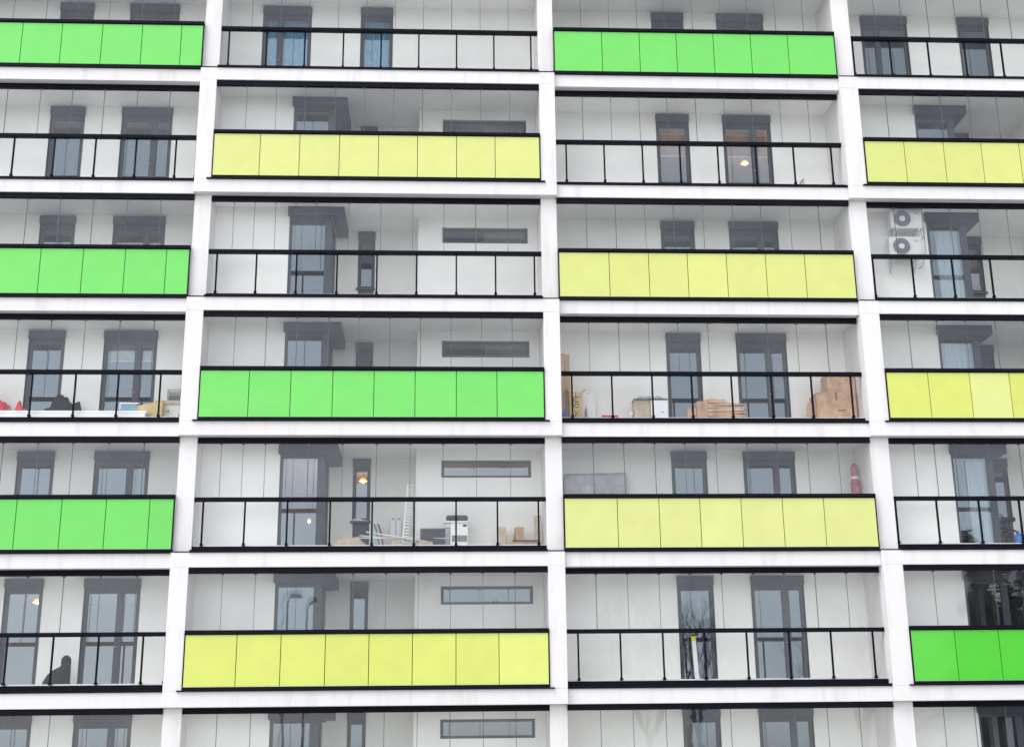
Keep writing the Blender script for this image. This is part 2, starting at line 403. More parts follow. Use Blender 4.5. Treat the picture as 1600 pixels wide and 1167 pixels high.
# ------------------------------------------------------------------ loggia back walls, windows, doors
TH = .22
def flat_wall(k, x0, x1, wins):
    z = TZ(k); zu = z + H - HF; s = MB()
    wall(s, 'x', x0, x1, z, zu, WY, TH, [(a, b, z + .03, z + 2.52) for (a, b, _) in wins], M['wall'])
    s.build("outer_wall", bld)
    for (a, b, t) in wins:
        if t == 'n': narrow(a, b, z, WY)
        else: wide(a, b, z, WY, t == 'wf')
def corner_wall(k, off, x0, x1, longpane='g_win'):
    z = TZ(k); zu = z + H - HF; by = .9; ry = 2.45
    xc = -2.62 + off; xw = -3.655 + off; xr = -.59 + off; sy1 = 2.2
    D6 = (k == 6 and off > 0)
    s = MB()
    # front of the projecting room (opening runs to the corner) and its side
    wall(s, 'x', x0, xc, z, zu, by, TH, [(xw, xc, z + .03, z + 2.36)], M['wall'])
    wall(s, 'y', by + TH, ry, z, zu, xc, -TH, [(by + TH, sy1, z + .03, z + 2.36)], M['wall'])
    # recess back
    nx0, nx1 = -2.09 + off, -1.695 + off
    wall(s, 'x', xc, xr, z, zu, ry, TH, [(nx0, nx1, z + .03, z + 2.52)], M['wall'])
    wall(s, 'y', WY + TH, ry, z, zu, xr, TH, [], M['wall'])
    lx0, lx1 = .01 + off, 2.07 + off
    wall(s, 'x', xr, x1, z, zu, WY, TH, [(lx0, lx1, z + 1.92, z + 2.33)], M['wall'])
    s.build("outer_wall", bld)
    # corner window
    f = MB(); A = M['frame']; zt = z + 2.36; yy = by + .05; xx = xc - .05
    f.box(xw, xw + .07, yy, yy + .07, z + .03, zt, A)
    f.box(xc - .19, xc - .03, yy, yy + .16, z + .03, zt, A)                 # corner post
    f.box(xw + .07, xc - .19, yy, yy + .07, z + .03, z + .12, A); f.box(xw + .07, xc - .19, yy, yy + .07, zt - .10, zt, A)
    f.box(xx - .05, xx + .02, yy + .16, sy1 - .0, z + .03, z + .12, A); f.box(xx - .05, xx + .02, yy + .16, sy1, zt - .1, zt, A)
    f.box(xx - .05, xx + .02, sy1 - .28, sy1, z + .12, zt - .1, A)
    f.box(xx - .05, xx + .02, yy + .16, yy + .42, z + .12, zt - .1, A)
    fo = f.build("corner_window", bld)
    p = MB(); a, b = xw + .07, xc - .19
    pm = M['g_dark'] if D6 else M['g_win']
    p.quad([(a, yy + .03, z + .12), (b, yy + .03, z + .12), (b, yy + .03, zt - .1), (a, yy + .03, zt - .1)], pm)
    p.quad([(xx, yy + .42, z + .12), (xx, sy1 - .28, z + .12), (xx, sy1 - .28, zt - .1), (xx, yy + .42, zt - .1)], pm)
    p.build("pane", fo)
    # shutter box wrapping the corner
    b = MB(); X = M['box']; bz0, bz1 = z + 2.34, z + 2.565
    b.prism([(xw - .03, by - .10), (xc + .27, by - .10), (xc + .27, sy1 + .1), (xc + .0, sy1 + .1), (xc + .0, by + .0), (xw - .03, by + .0)], bz0, bz1, X, 'z')
    b.prism([(xw - .0, by - .035), (xc + .06, by - .035), (xc + .06, sy1), (xc + .002, sy1), (xc + .002, by - .002), (xw, by - .002)], bz0 - .03, bz0 - .002, A, 'z')
    b.build("shutter_box", fo, bevel=.006)
    # narrow window with sill and lower panel
    zs = z + 1.07
    fo = window("narrow_window", nx0, nx1, zs, z + 2.55, ry, top=.09, side=.06, bot=.07)
    q = MB(); q.box(nx0 - .05, nx1 + .03, ry - .07, ry + .05, zs - .05, zs - .003, A); q.build("window_sill", fo)
    q = MB(); q.box(nx0, nx1, ry + .02, ry + .06, z + .03, zs - .05, A); q.build("lower_panel", fo)
    # long strip window
    fo = window("strip_window", lx0, lx1, z + 1.92, z + 2.33, WY, [], top=.05, side=.04, bot=.05, box=False, pane=longpane)
    if D6:
        q = MB(); q.box(xc + .005, xr - .005, by + .3, by + .37, z, z + .1, A); q.box(xc + .005, xr - .005, by + .3, by + .37, zu - .2, zu - .002, A)
        for x in (xc + .04, xc + .75, xc + 1.4, xr - .045): q.box(x - .035, x + .035, by + .3, by + .37, z + .1, zu - .2, A)
        fo = q.build("glass_screen", bld)
        p = MB(); p.quad([(xc, by + .33, z + .1), (xr, by + .33, z + .1), (xr, by + .33, zu - .2), (xc, by + .33, zu - .2)], M['g_dark']); p.build("pane", fo)

for k in range(1, 8):
    flat_wall(k, L4, L5, [(5.385, 6.20, 'n'), (7.085, 8.29, 'w')])
    flat_wall(k, LA0, L1, [(-9.68, -8.86, 'n'), (-7.935, -6.715, 'w')])
    if k == 1:
        flat_wall(k, L2, L3, [(-4.58, -3.37, 'wf'), (-2.10, -1.30, 'n')])
        flat_wall(k, L6, L7, [(10.88, 12.09, 'wf'), (13.46, 14.27, 'n')])
    else:
        corner_wall(k, 0, L2, L3); corner_wall(k, PER - .02, L6, L7)

# ------------------------------------------------------------------ curtains, blinds and lamps behind the windows
def drape(name, x0, x1, z0, z1, y, m, label, cat, folds=9, amp=.035, group=None):
    s = MB(); n = folds * 8; mi = s.mi(m)
    for i in range(n + 1):
        x = x0 + (x1 - x0) * i / n; yy = y + amp * sin(i / n * folds * 2 * pi) + amp * .4 * sin(i * 1.7)
        s.v += [(x, yy, z0), (x, yy + .02, z1), (x, yy + .012, z0), (x, yy + .032, z1)]
    for i in range(n):
        b = i * 4
        for q in ((b, b + 4, b + 5, b + 1), (b + 2, b + 3, b + 7, b + 6)): s.f.append(q); s.m.append(0); s.sm.append(True)
    return thing(s.build(name, None, ((x0 + x1) / 2, y, z0)), label, cat, group)
for a, b, lab in ((-4.52, -3.42, "teal patterned curtain drawn across the wide top row window"), (-2.05, -1.35, "teal patterned curtain drawn across the narrow top row window")):
    drape("curtain", a, b, TZ(1) + .05, TZ(1) + 2.3, 1.69, M['curtain_t'], lab, "curtain", 8, .03)
drape("curtain", 12.15, 12.72, TZ(3) + .05, TZ(3) + 2.25, 1.2, M['curtain_w'], "sheer pale curtain in the corner window beside two air conditioner units", "curtain", 6)
drape("curtain", 12.28, 12.72, TZ(5) + .05, TZ(5) + 2.25, 1.2, M['curtain_w'], "sheer pale curtain in the corner window behind the blue canister loggia", "curtain", 7)
drape("curtain", 11.98, 12.7, TZ(4) + .05, TZ(4) + 2.25, 1.2, M['curtain_w'], "sheer pale curtain in the corner window above a lime parapet at the right edge", "curtain", 6)
def blind(x0, x1, z0, z1, y, m, label):
    s = MB(); s.box(x0, x1, y, y + .012, z0, z1, m); s.box(x0 - .01, x1 + .01, y - .015, y + .03, z1, z1 + .05, M['wpl']); s.box(x0, x1, y - .008, y + .018, z0 - .02, z0, M['wpl'])
    thing(s.build("roller_blind", None, ((x0 + x1) / 2, y, z0)), label, "blind")
for (a, b, lab) in ((5.46, 6.12, "ochre roller blind half lowered in the narrow door under the green parapet"), (7.17, 8.21, "ochre roller blind half lowered in the wide door with a lit lamp")):
    blind(a, b, TZ(2) + 1.50, TZ(2) + 2.2, WY + .2, M['curtain_o'], lab)
blind(-7.86, -6.79, TZ(4) + 1.86, TZ(4) + 2.2, WY + .2, M['olive'], "short olive roller blind at the top of the wide door above the balcony clutter")
for k, lab in ((2, "upper"), (3, "middle"), (4, "lower")):
    blind(1.02, 2.03, TZ(k) + 1.93, TZ(k) + 2.30, WY + .2, M['brownblind'], {2: "brown blind in the strip window above the yellow parapet", 3: "brown blind in the strip window above the clear balcony", 4: "brown blind in the strip window above the green parapet"}[k])
drape("curtain", 13.44, 13.80, TZ(3) + 1.3, TZ(3) + 2.3, 2.68, M['curtain_o'], "orange curtain in the narrow window right of the air conditioners", "curtain", 3)
def pendant(x, y, z, label, pw=8, shade=True):
    e = empty("pendant_lamp", (x, y, z), label, "lamp"); s = MB()
    s.tube([(0, 0, .03), (0, 0, .35)], .006, M['dpl'], 6); s.build("cord", e)
    s = MB(); prof = [(.0, -.045), (.024, -.03), (.032, 0), (.022, .025), (.01, .04)]
    for (r0, z0), (r1, z1) in zip(prof, prof[1:]):
        for i in range(12):
            a, b = 2 * pi * i / 12, 2 * pi * (i + 1) / 12
            s.quad([(r0 * cos(a), r0 * sin(a), z0), (r0 * cos(b), r0 * sin(b), z0), (r1 * cos(b), r1 * sin(b), z1), (r1 * cos(a), r1 * sin(a), z1)], M['bulb'], True)
    s.build("bulb", e)
    s = MB(); prof = [(.025, .09), (.075, .055), (.095, .0)] if shade else [(.02, .06), (.04, .035), (.045, .01)]  # glowing cone added round the bulb to give its warm halo
    for (r0, z0), (r1, z1) in zip(prof, prof[1:]):
        for i in range(14):
            a, b = 2 * pi * i / 14, 2 * pi * (i + 1) / 14
            s.quad([(r0 * cos(a), r0 * sin(a), z0), (r0 * cos(b), r0 * sin(b), z0), (r1 * cos(b), r1 * sin(b), z1), (r1 * cos(a), r1 * sin(a), z1)], M['shade'], True)
    s.build("glow_cone", e)
    l = bpy.data.lights.new("bulb_light", 'POINT'); l.energy = pw * 1.5; l.color = (1, .66, .36); l.shadow_soft_size = .05
    lo = bpy.data.objects.new("bulb_light", l); COL.objects.link(lo); lo.parent = e; lo.location = (0, 0, -.09)
pendant(-9.45, 3.2, TZ(6) + 2.2, "lit bare bulb inside the bottom left narrow door", 10)
pendant(8.0, 3.2, TZ(2) + 2.0, "lit bulb inside the wide door with ochre blind")
pendant(-1.93, 3.6, TZ(5) + 2.25, "lit bulb inside the narrow window above the ladder balcony", 10)
pendant(-3.12, 2.6, TZ(5) + .95 + .15, "small lit lamp low inside the corner window of the ladder balcony", .8, False)

# ------------------------------------------------------------------ air conditioners
def ac(x, z, y, label):
    e = empty("air_conditioner", (x, y, z), label, "air conditioner", "air conditioners on the loggia wall")
    W_, H_, D_ = .80, .50, .27
    s = MB(); s.box(0, W_, 0, D_, 0, H_, M['acw']); s.build("body", e, bevel=.02)
    cx, cz, r = .29, .25, .205
    s = MB(); N = 28
    for (r0, r1, yv, m) in ((0.075, r, -.004, M['gpl']),):
        for i in range(N):
            a, b = 2 * pi * i / N, 2 * pi * (i + 1) / N
            s.quad([(cx + r0 * cos(a), yv, cz + r0 * sin(a)), (cx + r1 * cos(a), yv, cz + r1 * sin(a)), (cx + r1 * cos(b), yv, cz + r1 * sin(b)), (cx + r0 * cos(b), yv, cz + r0 * sin(b))], m)
    for rr in (.205, .17, .14, .11):
        s.tube([(cx + rr * cos(2 * pi * i / N), -.014, cz + rr * sin(2 * pi * i / N)) for i in range(N + 1)], .004, M['gpl'], 5, False)
    for i in range(16):
        a = 2 * pi * i / 16; s.tube([(cx + .07 * cos(a), -.012, cz + .07 * sin(a)), (cx + r * cos(a + .3), -.012, cz + r * sin(a + .3))], .003, M['dpl'], 4, False)
    s.build("fan_grille", e)
    s = MB(); s.tube([(cx, -.022, cz), (cx, .0, cz)], .07, M['acw'], 20); s.build("fan_hub", e)
    s = MB(); s.box(.56, .76, -.006, .0, .05, .45, M['acw'])
    for i in range(3): s.box(.60, .72, -.010, -.006, .36 + i * .02, .368 + i * .02, M['gpl'])
    s.build("side_cover", e, bevel=.003)
    for bx in (.08, .66):
        s = MB(); s.box(bx, bx + .035, -.02, .42, -.045, -.01, M['acw']); s.box(bx, bx + .035, .385, .42, -.30, -.045, M['acw'])
        s.tube([(bx + .017, .0, -.045), (bx + .017, .40, -.27)], .013, M['acw'], 6); s.build("bracket", e)
    s = MB(); s.tube([(.80, .12, .15), (.86, .14, .12), (.88, .2, -.05), (.86, .32, -.14), (.82, .43, -.16)], .014, M['acw'], 6); s.build("pipe", e)
ac(10.80, TZ(3) + 2.0, .47, "upper white air conditioner outdoor unit with grey fan, just under the ceiling")
ac(10.72, TZ(3) + 1.29, .47, "lower white air conditioner outdoor unit crossed by the black handrail")

# ------------------------------------------------------------------ clutter helpers
def carton(name, x0, x1, y0, y1, z0, z1, m, label, cat="box", ang=0, flaps=False, tape=True, group=None, writing=None):
    cx, cy = (x0 + x1) / 2, (y0 + y1) / 2; e = empty(name, (cx, cy, z0), label, cat, group); e.rotation_euler.z = ang
    w_, d_, h_ = x1 - x0, y1 - y0, z1 - z0
    s = MB(); s.box(-w_ / 2, w_ / 2, -d_ / 2, d_ / 2, 0, h_, m)
    o = s.build("box_body", e, bevel=.008)
    if tape:
        s = MB(); s.box(-w_ * .03, w_ * .03, -d_ / 2 - .003, d_ / 2 + .003, h_ * .78, h_ + .003, M['tape']); s.build("tape_strip", e)
    if flaps:
        for sx in (-1, 1):
            s = MB(); T_ = Matrix.Translation((sx * w_ / 2, 0, h_)) @ Matrix.Rotation(sx * radians(-25 - 20 * R.random()), 4, 'Y')
            s.box(0, sx * w_ * .4, -d_ / 2, d_ / 2, 0, .006, m, T_); s.build("flap", e)
    if writing:
        s = MB()
        for st in writing: s.tube([(-w_ / 2 + u * w_, -d_ / 2 - .004, v * h_) for (u, v) in st], .009, M['ink'], 5)
        s.build("marker_writing", e)
    return e
def heap(name, x0, x1, y0, y1, z0, h, m, label, cat, seed=1, peaks=3, n=22):
    s = MB(); mi = s.mi(m); rr = random.Random(seed)
    pk = [(rr.uniform(.25, .75), rr.uniform(.3, .7), rr.uniform(.65, 1), rr.uniform(.16, .3)) for _ in range(peaks)]
    def hh(u, v):
        b = max(p[2] * math.exp(-((u - p[0]) ** 2 + (v - p[1]) ** 2) / (2 * p[3] ** 2)) for p in pk)
        edge = min(1, 5 * min(u, 1 - u)) * min(1, 5 * min(v, 1 - v))
        q = noise.noise(Vector((u * 5, v * 5, seed))) * .5 + noise.noise(Vector((u * 12, v * 12, seed + 3))) * .32
        return max(0, (b * (1 + q) * .9 + .1) * edge)
    for j in range(n + 1):
        for i in range(n + 1):
            u, v = i / n, j / n
            s.v.append((x0 + (x1 - x0) * u + .02 * noise.noise(Vector((i * .7, j * .7, 9))), y0 + (y1 - y0) * v, z0 + h * hh(u, v)))
    for j in range(n):
        for i in range(n):
            a = j * (n + 1) + i; s.f.append((a, a + 1, a + n + 2, a + n + 1)); s.m.append(0); s.sm.append(True)
    b = len(s.v); s.v += [(x0, y0, z0), (x1, y0, z0), (x1, y1, z0), (x0, y1, z0)]; s.f.append((b, b + 3, b + 2, b + 1)); s.m.append(0); s.sm.append(False)
    return thing(s.build(name, None, ((x0 + x1) / 2, (y0 + y1) / 2, z0)), label, cat)

# ---- loggia A4: boards, bags, boxes
z = TZ(4)
s = MB()
for i in range(6):
    s.box(-10.3 + R.uniform(-.05, .05), -6.55 + R.uniform(-.12, .04), .50, .95, z + .01 + i * .058, z + .064 + i * .058, M['wpl'])
thing(s.build("board_stack", None, (-8.4, .7, z), bevel=.004), "long low stack of white boards lying along the balcony glass", "boards")
heap("red_bag", -10.62, -9.30, 1.0, 1.42, z, .88, M['red'], "bright red crumpled bag at the left edge of the picture", "bag", 4, 2)
heap("red_cloth", -9.9, -9.02, 1.0, 1.4, z, .68, M['red'], "low red cloth mound between the grey bag and the black heap", "cloth", 8, 2)
heap("grey_bag", -10.2, -9.55, .97, 1.2, z, .52, M['film'], "pale grey plastic bag lying before the red bag", "bag", 12, 2)
heap("black_bag", -9.5, -8.05, .98, 1.42, z, .84, M['blackcloth'], "black crumpled bag heaped by the narrow door", "bag", 5, 4, 30)
carton("storage_box", -7.34, -6.96, 1.0, 1.3, z, z + .63, M['paleblue'], "small pale blue box with a white rim on the cluttered balcony", "box", tape=False)
s = MB(); s.box(-7.36, -6.94, .98, 1.32, z + .632, z + .665, M['wpl']); s.box(-7.36, -7.33, .98, .995, z + .5, z + .632, M['wpl'])
thing(s.build("box_lid", None, (-7.15, 1.15, z + .63)), "white lid lying on the small pale blue box", "lid")
s = MB(); s.prism([(-6.90, z + .0), (-6.33, z + .0), (-6.33, z + .665), (-6.90, z + .52)], .72, 1.0, M['card_yel'])
thing(s.build("foam_block", None, (-6.6, .86, z), bevel=.01), "yellow slanted foam block between the blue box and the white carton", "foam block")
carton("white_carton", -6.34, -5.99, .98, 1.35, z, z + .62, M['wpl'], "white carton in the right corner of the cluttered balcony", "box", tape=False, writing=[[(.15, .78), (.18, .70)], [(.3, .8), (.3, .7)]])
s = MB(); s.box(-6.55, -5.97, .95, 1.36, z + .624, z + .71, M['card_pale']); thing(s.build("cardboard_sheet", None, (-6.3, 1.1, z + .62)), "pale cardboard sheets lying on top of the white carton", "cardboard")
e = empty("wire_crate", (-6.14, 1.15, z + .712), "small grey wire crate standing on top of the white carton", "crate")
s = MB(); a, b, c, d, h = -.15, .14, -.15, .15, .26
for zz in [h * i / 5 for i in range(6)]:
    for (p, q) in (((a, c), (b, c)), ((b, c), (b, d)), ((b, d), (a, d)), ((a, d), (a, c))): s.tube([(p[0], p[1], zz + .006), (q[0], q[1], zz + .006)], .006, M['gpl'], 5)
for i in range(9):
    x = a + (b - a) * i / 8; s.tube([(x, c, 0), (x, c, h)], .005, M['gpl'], 5); s.tube([(x, d, 0), (x, d, h)], .005, M['gpl'], 5)
s.build("wire_basket", e); s = MB(); s.box(a + .02, b - .02, c + .02, d - .02, .01, .13, M['gpl']); s.build("contents", e)

# ---- loggia B5
z = TZ(5)
e = empty("ladder", (-.90, 1.22, z), "white plastic ladder strip leaning in the recess corner", "ladder")
TT = Matrix.Rotation(radians(4.2), 4, 'Y') @ Matrix.Rotation(radians(-5), 4, 'X')
s = MB(); s.box(-.02, .02, -.02, .02, 0, 1.76, M['wpl'], TT); s.build("side_rail", e)
s = MB()
for i in range(25): s.box(.02, .13, -.012, .012, .03 + i * .07, .056 + i * .07, M['wpl'], TT)
s.build("rungs", e)
for i, xx in enumerate((-1.17, -1.04)):
    s = MB(); s.box(xx, xx + .10, 2.15, 2.20, z, z + 1.15, M['wpl']); s.box(xx + .03, xx + .07, 2.145, 2.15, z + 1.05, z + 1.09, M['gpl'])
    thing(s.build("white_shelf_board", None, (xx + .05, 2.17, z), bevel=.004), ("left" if i == 0 else "right") + " one of two upright white boards leaning in the recess", "board")
for i, (m, xx, lab) in enumerate(((M['paleblue'], -1.56, "blue curved pipe leaning beside the black balcony post"), (M['pinkred'], -1.47, "dull red curved pipe leaning beside the blue one"))):
    s = MB(); s.tube([(xx, 2.2, z + .95), (xx + .05, 2.05, z + .8), (xx + .12, 1.8, z + .5), (xx + .15, 1.55, z + .2), (xx + .16, 1.5, z + .02)], .022, m, 8)
    thing(s.build("bent_pipe", None, (xx, 1.5, z)), lab, "pipe")
for i, (p, q, lab) in enumerate((((-2.2, 1.25, .49), (.32, 1.2, .47), "longest white plastic strip lying level across the clutter"), ((-1.85, 1.35, .56), (-.35, 1.3, .40), "white strip sloping down to the right on the clutter"), ((-1.7, 1.2, .62), (-.2, 1.1, .36), "white strip with its left end raised highest on the clutter"))):
    s = MB(); s.tube([(p[0], p[1], z + p[2]), (q[0], q[1], z + q[2])], .016, M['wpl'], 6); thing(s.build("plastic_strip", None, (p[0], p[1], z + p[2])), lab, "strip")
heap("cardboard_scraps", -2.6, -1.3, 1.0, 1.4, z, .42, M['card_pale'], "flat beige cardboard scraps on the floor under the white strips", "cardboard", 21, 5, 26)
heap("pale_scraps", -1.35, .1, .95, 1.15, z, .37, M['card_pale'], "pale torn packaging on the floor before the dark panel", "packaging", 23, 5, 26)
s = MB(); s.box(-.48, .10, 1.2, 1.25, z, z + .70, M['gpl']); s.box(-.46, .08, 1.195, 1.2, z + .05, z + .68, M['dpl'])
thing(s.build("flat_screen_board", None, (-.2, 1.22, z), bevel=.004), "dark grey rectangular panel standing against the wall beside the white appliance", "panel")
e = empty("appliance", (.40, 1.15, z), "white boxy appliance with grey lower grille under a dark cushion", "appliance")
s = MB(); s.box(-.19, .20, -.17, .17, 0, .79, M['wpl']); s.build("body", e, bevel=.012)
s = MB(); s.box(-.16, .18, -.18, -.171, .36, .50, M['gpl']); s.build("grille", e); s = MB(); s.box(.09, .17, -.176, -.171, .70, .745, M['ink']); s.build("display", e)
s = MB(); s.box(-.33, .21, -.2, .2, .792, .825, M['wpl']); s.box(-.30, -.2, -.1, .1, .70, .792, M['wpl']); s.build("top_shelf", e)
s = MB(); s.box(.11, .60, .99, 1.32, z + .828, z + .965, M['dpl']); thing(s.build("dark_cushion", None, (.35, 1.15, z + .828), bevel=.045), "dark grey rounded cushion lying on the white appliance", "cushion")
carton("flattened_carton", 1.30, 1.47, 1.1, 1.25, z, z + .71, M['card_pale'], "narrow pale cardboard piece at the left of the small cardboard group", "cardboard", tape=False)
carton("flattened_carton", 1.48, 1.64, 1.1, 1.25, z, z + .53, M['card_pale'], "lowest pale cardboard piece, middle of the small cardboard group", "cardboard", tape=False)
carton("flattened_carton", 1.67, 1.86, 1.1, 1.28, z, z + .71, M['card'], "browner cardboard piece at the right of the small cardboard group", "cardboard", ang=.15, tape=False)
s = MB(); s.box(1.60, 2.17, .82, 1.02, z + .0, z + .33, M['card']); s.box(1.60, 2.17, .80, 1.02, z + .332, z + .365, M['dpl']); s.tube([(1.63, .83, z + .36), (1.66, .9, z + .50)], .012, M['dpl'], 6)
thing(s.build("toolbox", None, (1.9, .9, z)), "low flat brown box with black lid in the right corner of the ladder balcony", "box")
s = MB(); s.box(2.12, 2.28, 1.2, 1.24, z, z + .98, M['card_pale']); thing(s.build("leaning_board", None, (2.2, 1.22, z)), "thin beige board standing in the right corner of the ladder balcony", "board")
heap("white_cloth", -2.14, -1.66, 2.36, 2.5, z + 1.067, .06, M['wpl'], "white cloth lying on the narrow window sill beside the lit bulb", "cloth", 31, 3, 14)

# ---- loggia C4
z = TZ(4)
s = MB(); s.box(2.80, 2.90, 1.15, 1.2, z, z + 1.93, M['wood']); s.box(2.905, 3.01, 1.16, 1.2, z, z + 1.90, M['wood'])
thing(s.build("wooden_board", None, (2.9, 1.18, z), bevel=.004), "tall brown wooden boards standing upright in the left corner", "board")
heap("blue_bag", 2.72, 2.97, .85, 1.1, z, .56, M['blue'], "small bright blue bag on the floor below the tall wooden boards", "bag", 41, 2, 14)
carton("tall_carton", 2.97, 3.26, .95, 1.15, z, z + .93, M['card_yel'], "narrow yellow brown carton with black handwritten letters", "box", flaps=True,
       writing=[[(.75, .86), (.5, .90), (.3, .84), (.35, .76), (.7, .74)], [(.3, .66), (.55, .70), (.75, .66), (.6, .60), (.35, .61), (.3, .66)], [(.35, .54), (.5, .44), (.75, .52)], [(.5, .44), (.4, .36)], [(.3, .33), (.7, .3), (.35, .2), (.7, .14)]])
s = MB(); s.box(3.28, 3.60, 1.28, 1.32, z, z + .99, M['wpl']); s.box(3.43, 3.45, 1.276, 1.28, z + .98, z + 1.0, M['ink'])
thing(s.build("white_sheet", None, (3.44, 1.3, z), bevel=.003), "plain white panel leaning on the wall beside the handwritten carton", "panel")
heap("crumpled_packaging", 3.3, 3.46, 1.12, 1.25, z, .66, M['gpl'], "small grey crumpled packaging in front of the white panel", "packaging", 44, 2, 14)
s = MB(); s.box(3.70, 4.09, .9, 1.1, z, z + .37, M['red']); thing(s.build("red_box", None, (3.9, 1., z), bevel=.02), "flat red box with only its top showing above the sill", "box")
s = MB(); s.tube([(4.43, 1.2, z), (4.43, 1.2, z + .38), (4.43, 1.2, z + .43), (4.43, 1.2, z + .50)], [.03, .03, .045, .075], M['wpl'], 14); thing(s.build("white_stand", None, (4.43, 1.2, z)), "tiny white bowl shaped stand left of the white cabinets", "bowl")
carton("cabinet", 4.49, 4.86, 1.05, 1.4, z, z + .77, M['card_pale'], "pale beige cabinet box left of the brighter white one", "box", tape=False)
carton("cabinet", 4.87, 5.26, .95, 1.35, z, z + .74, M['wpl'], "bright white cabinet right of the beige box, beside the narrow door", "box", tape=False, writing=[[(.6, .62), (.72, .62)]])
heap("plastic_sheet", 4.47, 5.28, .93, 1.4, z + .775, .09, M['film'], "crumpled plastic sheet draped over the beige and white cabinets", "sheet", 47, 6, 20)
carton("small_carton", 5.71, 5.92, .9, 1.1, z, z + .54, M['card'], "smallest brown carton in front of the narrow door", "box")
carton("carton", 5.93, 6.20, .88, 1.12, z, z + .70, M['card'], "upright brown carton at the left end of the folded cardboard bundle", "box")
e = empty("cardboard_bundle", (6.62, 1.0, z), "thick pile of folded brown cardboard tied together between the doors", "cardboard")
for i in range(9):
    s = MB(); q = .06 + i * .066; sk = R.uniform(-.05, .05); s.prism([(-.44 + sk, 0), (.44 + sk * .5, R.uniform(-.01, .02)), (.43 + sk, .05), (0, .045 + R.uniform(.0, .03)), (-.42, .055)], -.14, .14, M['card'] if i % 3 else M['card_pale'])
    o = s.build("cardboard_sheet", e); o.location = (0, R.uniform(-.02, .02), q); o.rotation_euler.y = R.uniform(-.03, .03)
s = MB(); s.box(-.40, .40, -.13, .13, 0, .06, M['card']); s.build("cardboard_sheet", e)
heap("crumpled_wrap", 5.98, 6.75, .9, 1.1, z + .665, .12, M['card'], "crumpled brown wrapping on top of the cardboard bundle", "wrapping", 50, 5, 20)
heap("paper_bag", 8.34, 8.76, .9, 1.2, z, .80, M['card'], "crumpled brown paper bag left of the large cartons", "bag", 52, 2, 20)
carton("large_carton", 8.72, 9.66, .72, 1.32, z, z + .88, M['card'], "large brown cardboard carton at the bottom of the corner stack", "box", writing=[[(.52, .50), (.60, .51)], [(.63, .50), (.72, .52)]])
carton("large_carton", 9.02, 9.68, .78, 1.30, z + .885, z + 1.36, M['card'], "brown cardboard carton stacked on the largest carton in the corner", "box")

# ---- loggia C5
z = TZ(5)
e = empty("wrapped_mattress", (3.55, 1.35, z), "grey mattress wrapped in crinkled plastic standing against the wall", "mattress")
s = MB(); n = 26; mi = s.mi(M['film_pale'])
for sy in (0, 1):
    for j in range(n + 1):
        for i in range(n + 1):
            u, v = i / n, j / n; q = noise.noise(Vector((u * 7, v * 9, sy * 5))) * .02 + noise.noise(Vector((u * 22, v * 12, 3))) * .012
            s.v.append((-.73 + 1.46 * u, (-.12 + q) if sy == 0 else .1, 1.93 * v + (.03 * u * v)))
for sy in (0, 1):
    for j in range(n):
        for i in range(n):
            a = sy * (n + 1) ** 2 + j * (n + 1) + i; s.f.append((a, a + 1, a + n + 2, a + n + 1)); s.m.append(0); s.sm.append(True)
N1 = (n + 1) ** 2
for i in range(n):
    for base in (0, n * (n + 1)): s.f.append((base + i, base + i + 1, N1 + base + i + 1, N1 + base + i)); s.m.append(0); s.sm.append(False)
    for base in (0, n): s.f.append((base + i * (n + 1), base + (i + 1) * (n + 1), N1 + base + (i + 1) * (n + 1), N1 + base + i * (n + 1))); s.m.append(0); s.sm.append(False)
s.build("plastic_cover", e)
s = MB(); s.tube([(-.72, -.13, 1.94), (.72, -.13, 1.97)], .012, M['film_pale'], 6); s.build("edge_seam", e)
e = empty("red_parasol", (9.57, 1.05, z), "folded faded red parasol standing in the right corner above the lime parapet", "parasol")
s = MB(); s.tube([(0, 0, .35), (0, 0, .6), (0, 0, 1.2), (0, 0, 1.7), (0, 0, 1.82), (0, 0, 1.9), (0, 0, 2.1), (0, 0, 2.16)], [.05, .09, .115, .11, .06, .09, .075, .02], M['pinkred'], 10); s.build("canopy", e)
s = MB(); s.tube([(0, 0, 0), (0, 0, .36)], .02, M['alu'], 8); s.tube([(0, 0, 2.16), (0, 0, 2.22)], .012, M['alu'], 6); s.build("pole", e)
s = MB(); s.tube([(0, 0, 1.78), (0, 0, 1.84)], .09, M['wpl'], 10); s.build("tie_band", e)
e = empty("potted_plant", (6.43, .62, z), "dark leafy plant whose tips peep over the lime parapet rail", "plant")
s = MB(); s.tube([(0, 0, 0), (0, 0, .3)], [.1, .14], M['dpl'], 12); s.build("pot", e)
s = MB(); s.tube([(0, 0, .3), (0, 0, 1.15)], .012, M['bark'], 5); s.build("stem", e); s = MB()
for i in range(60):
    a = R.uniform(0, 2 * pi); l = R.uniform(.08, .22); zz = R.uniform(1.0, 1.30); d = Vector((cos(a), sin(a) * .6, R.uniform(.1, .8))).normalized(); sd = Vector((-sin(a), cos(a), .2)) * .012; b = Vector((R.uniform(-.1, .1), R.uniform(-.05, .05), zz))
    s.quad([b - sd, b + sd, b + d * l * .6 + sd * 1.5, b + d * l, b + d * l * .6 - sd * 1.5], M['needles'])
s.build("foliage", e)

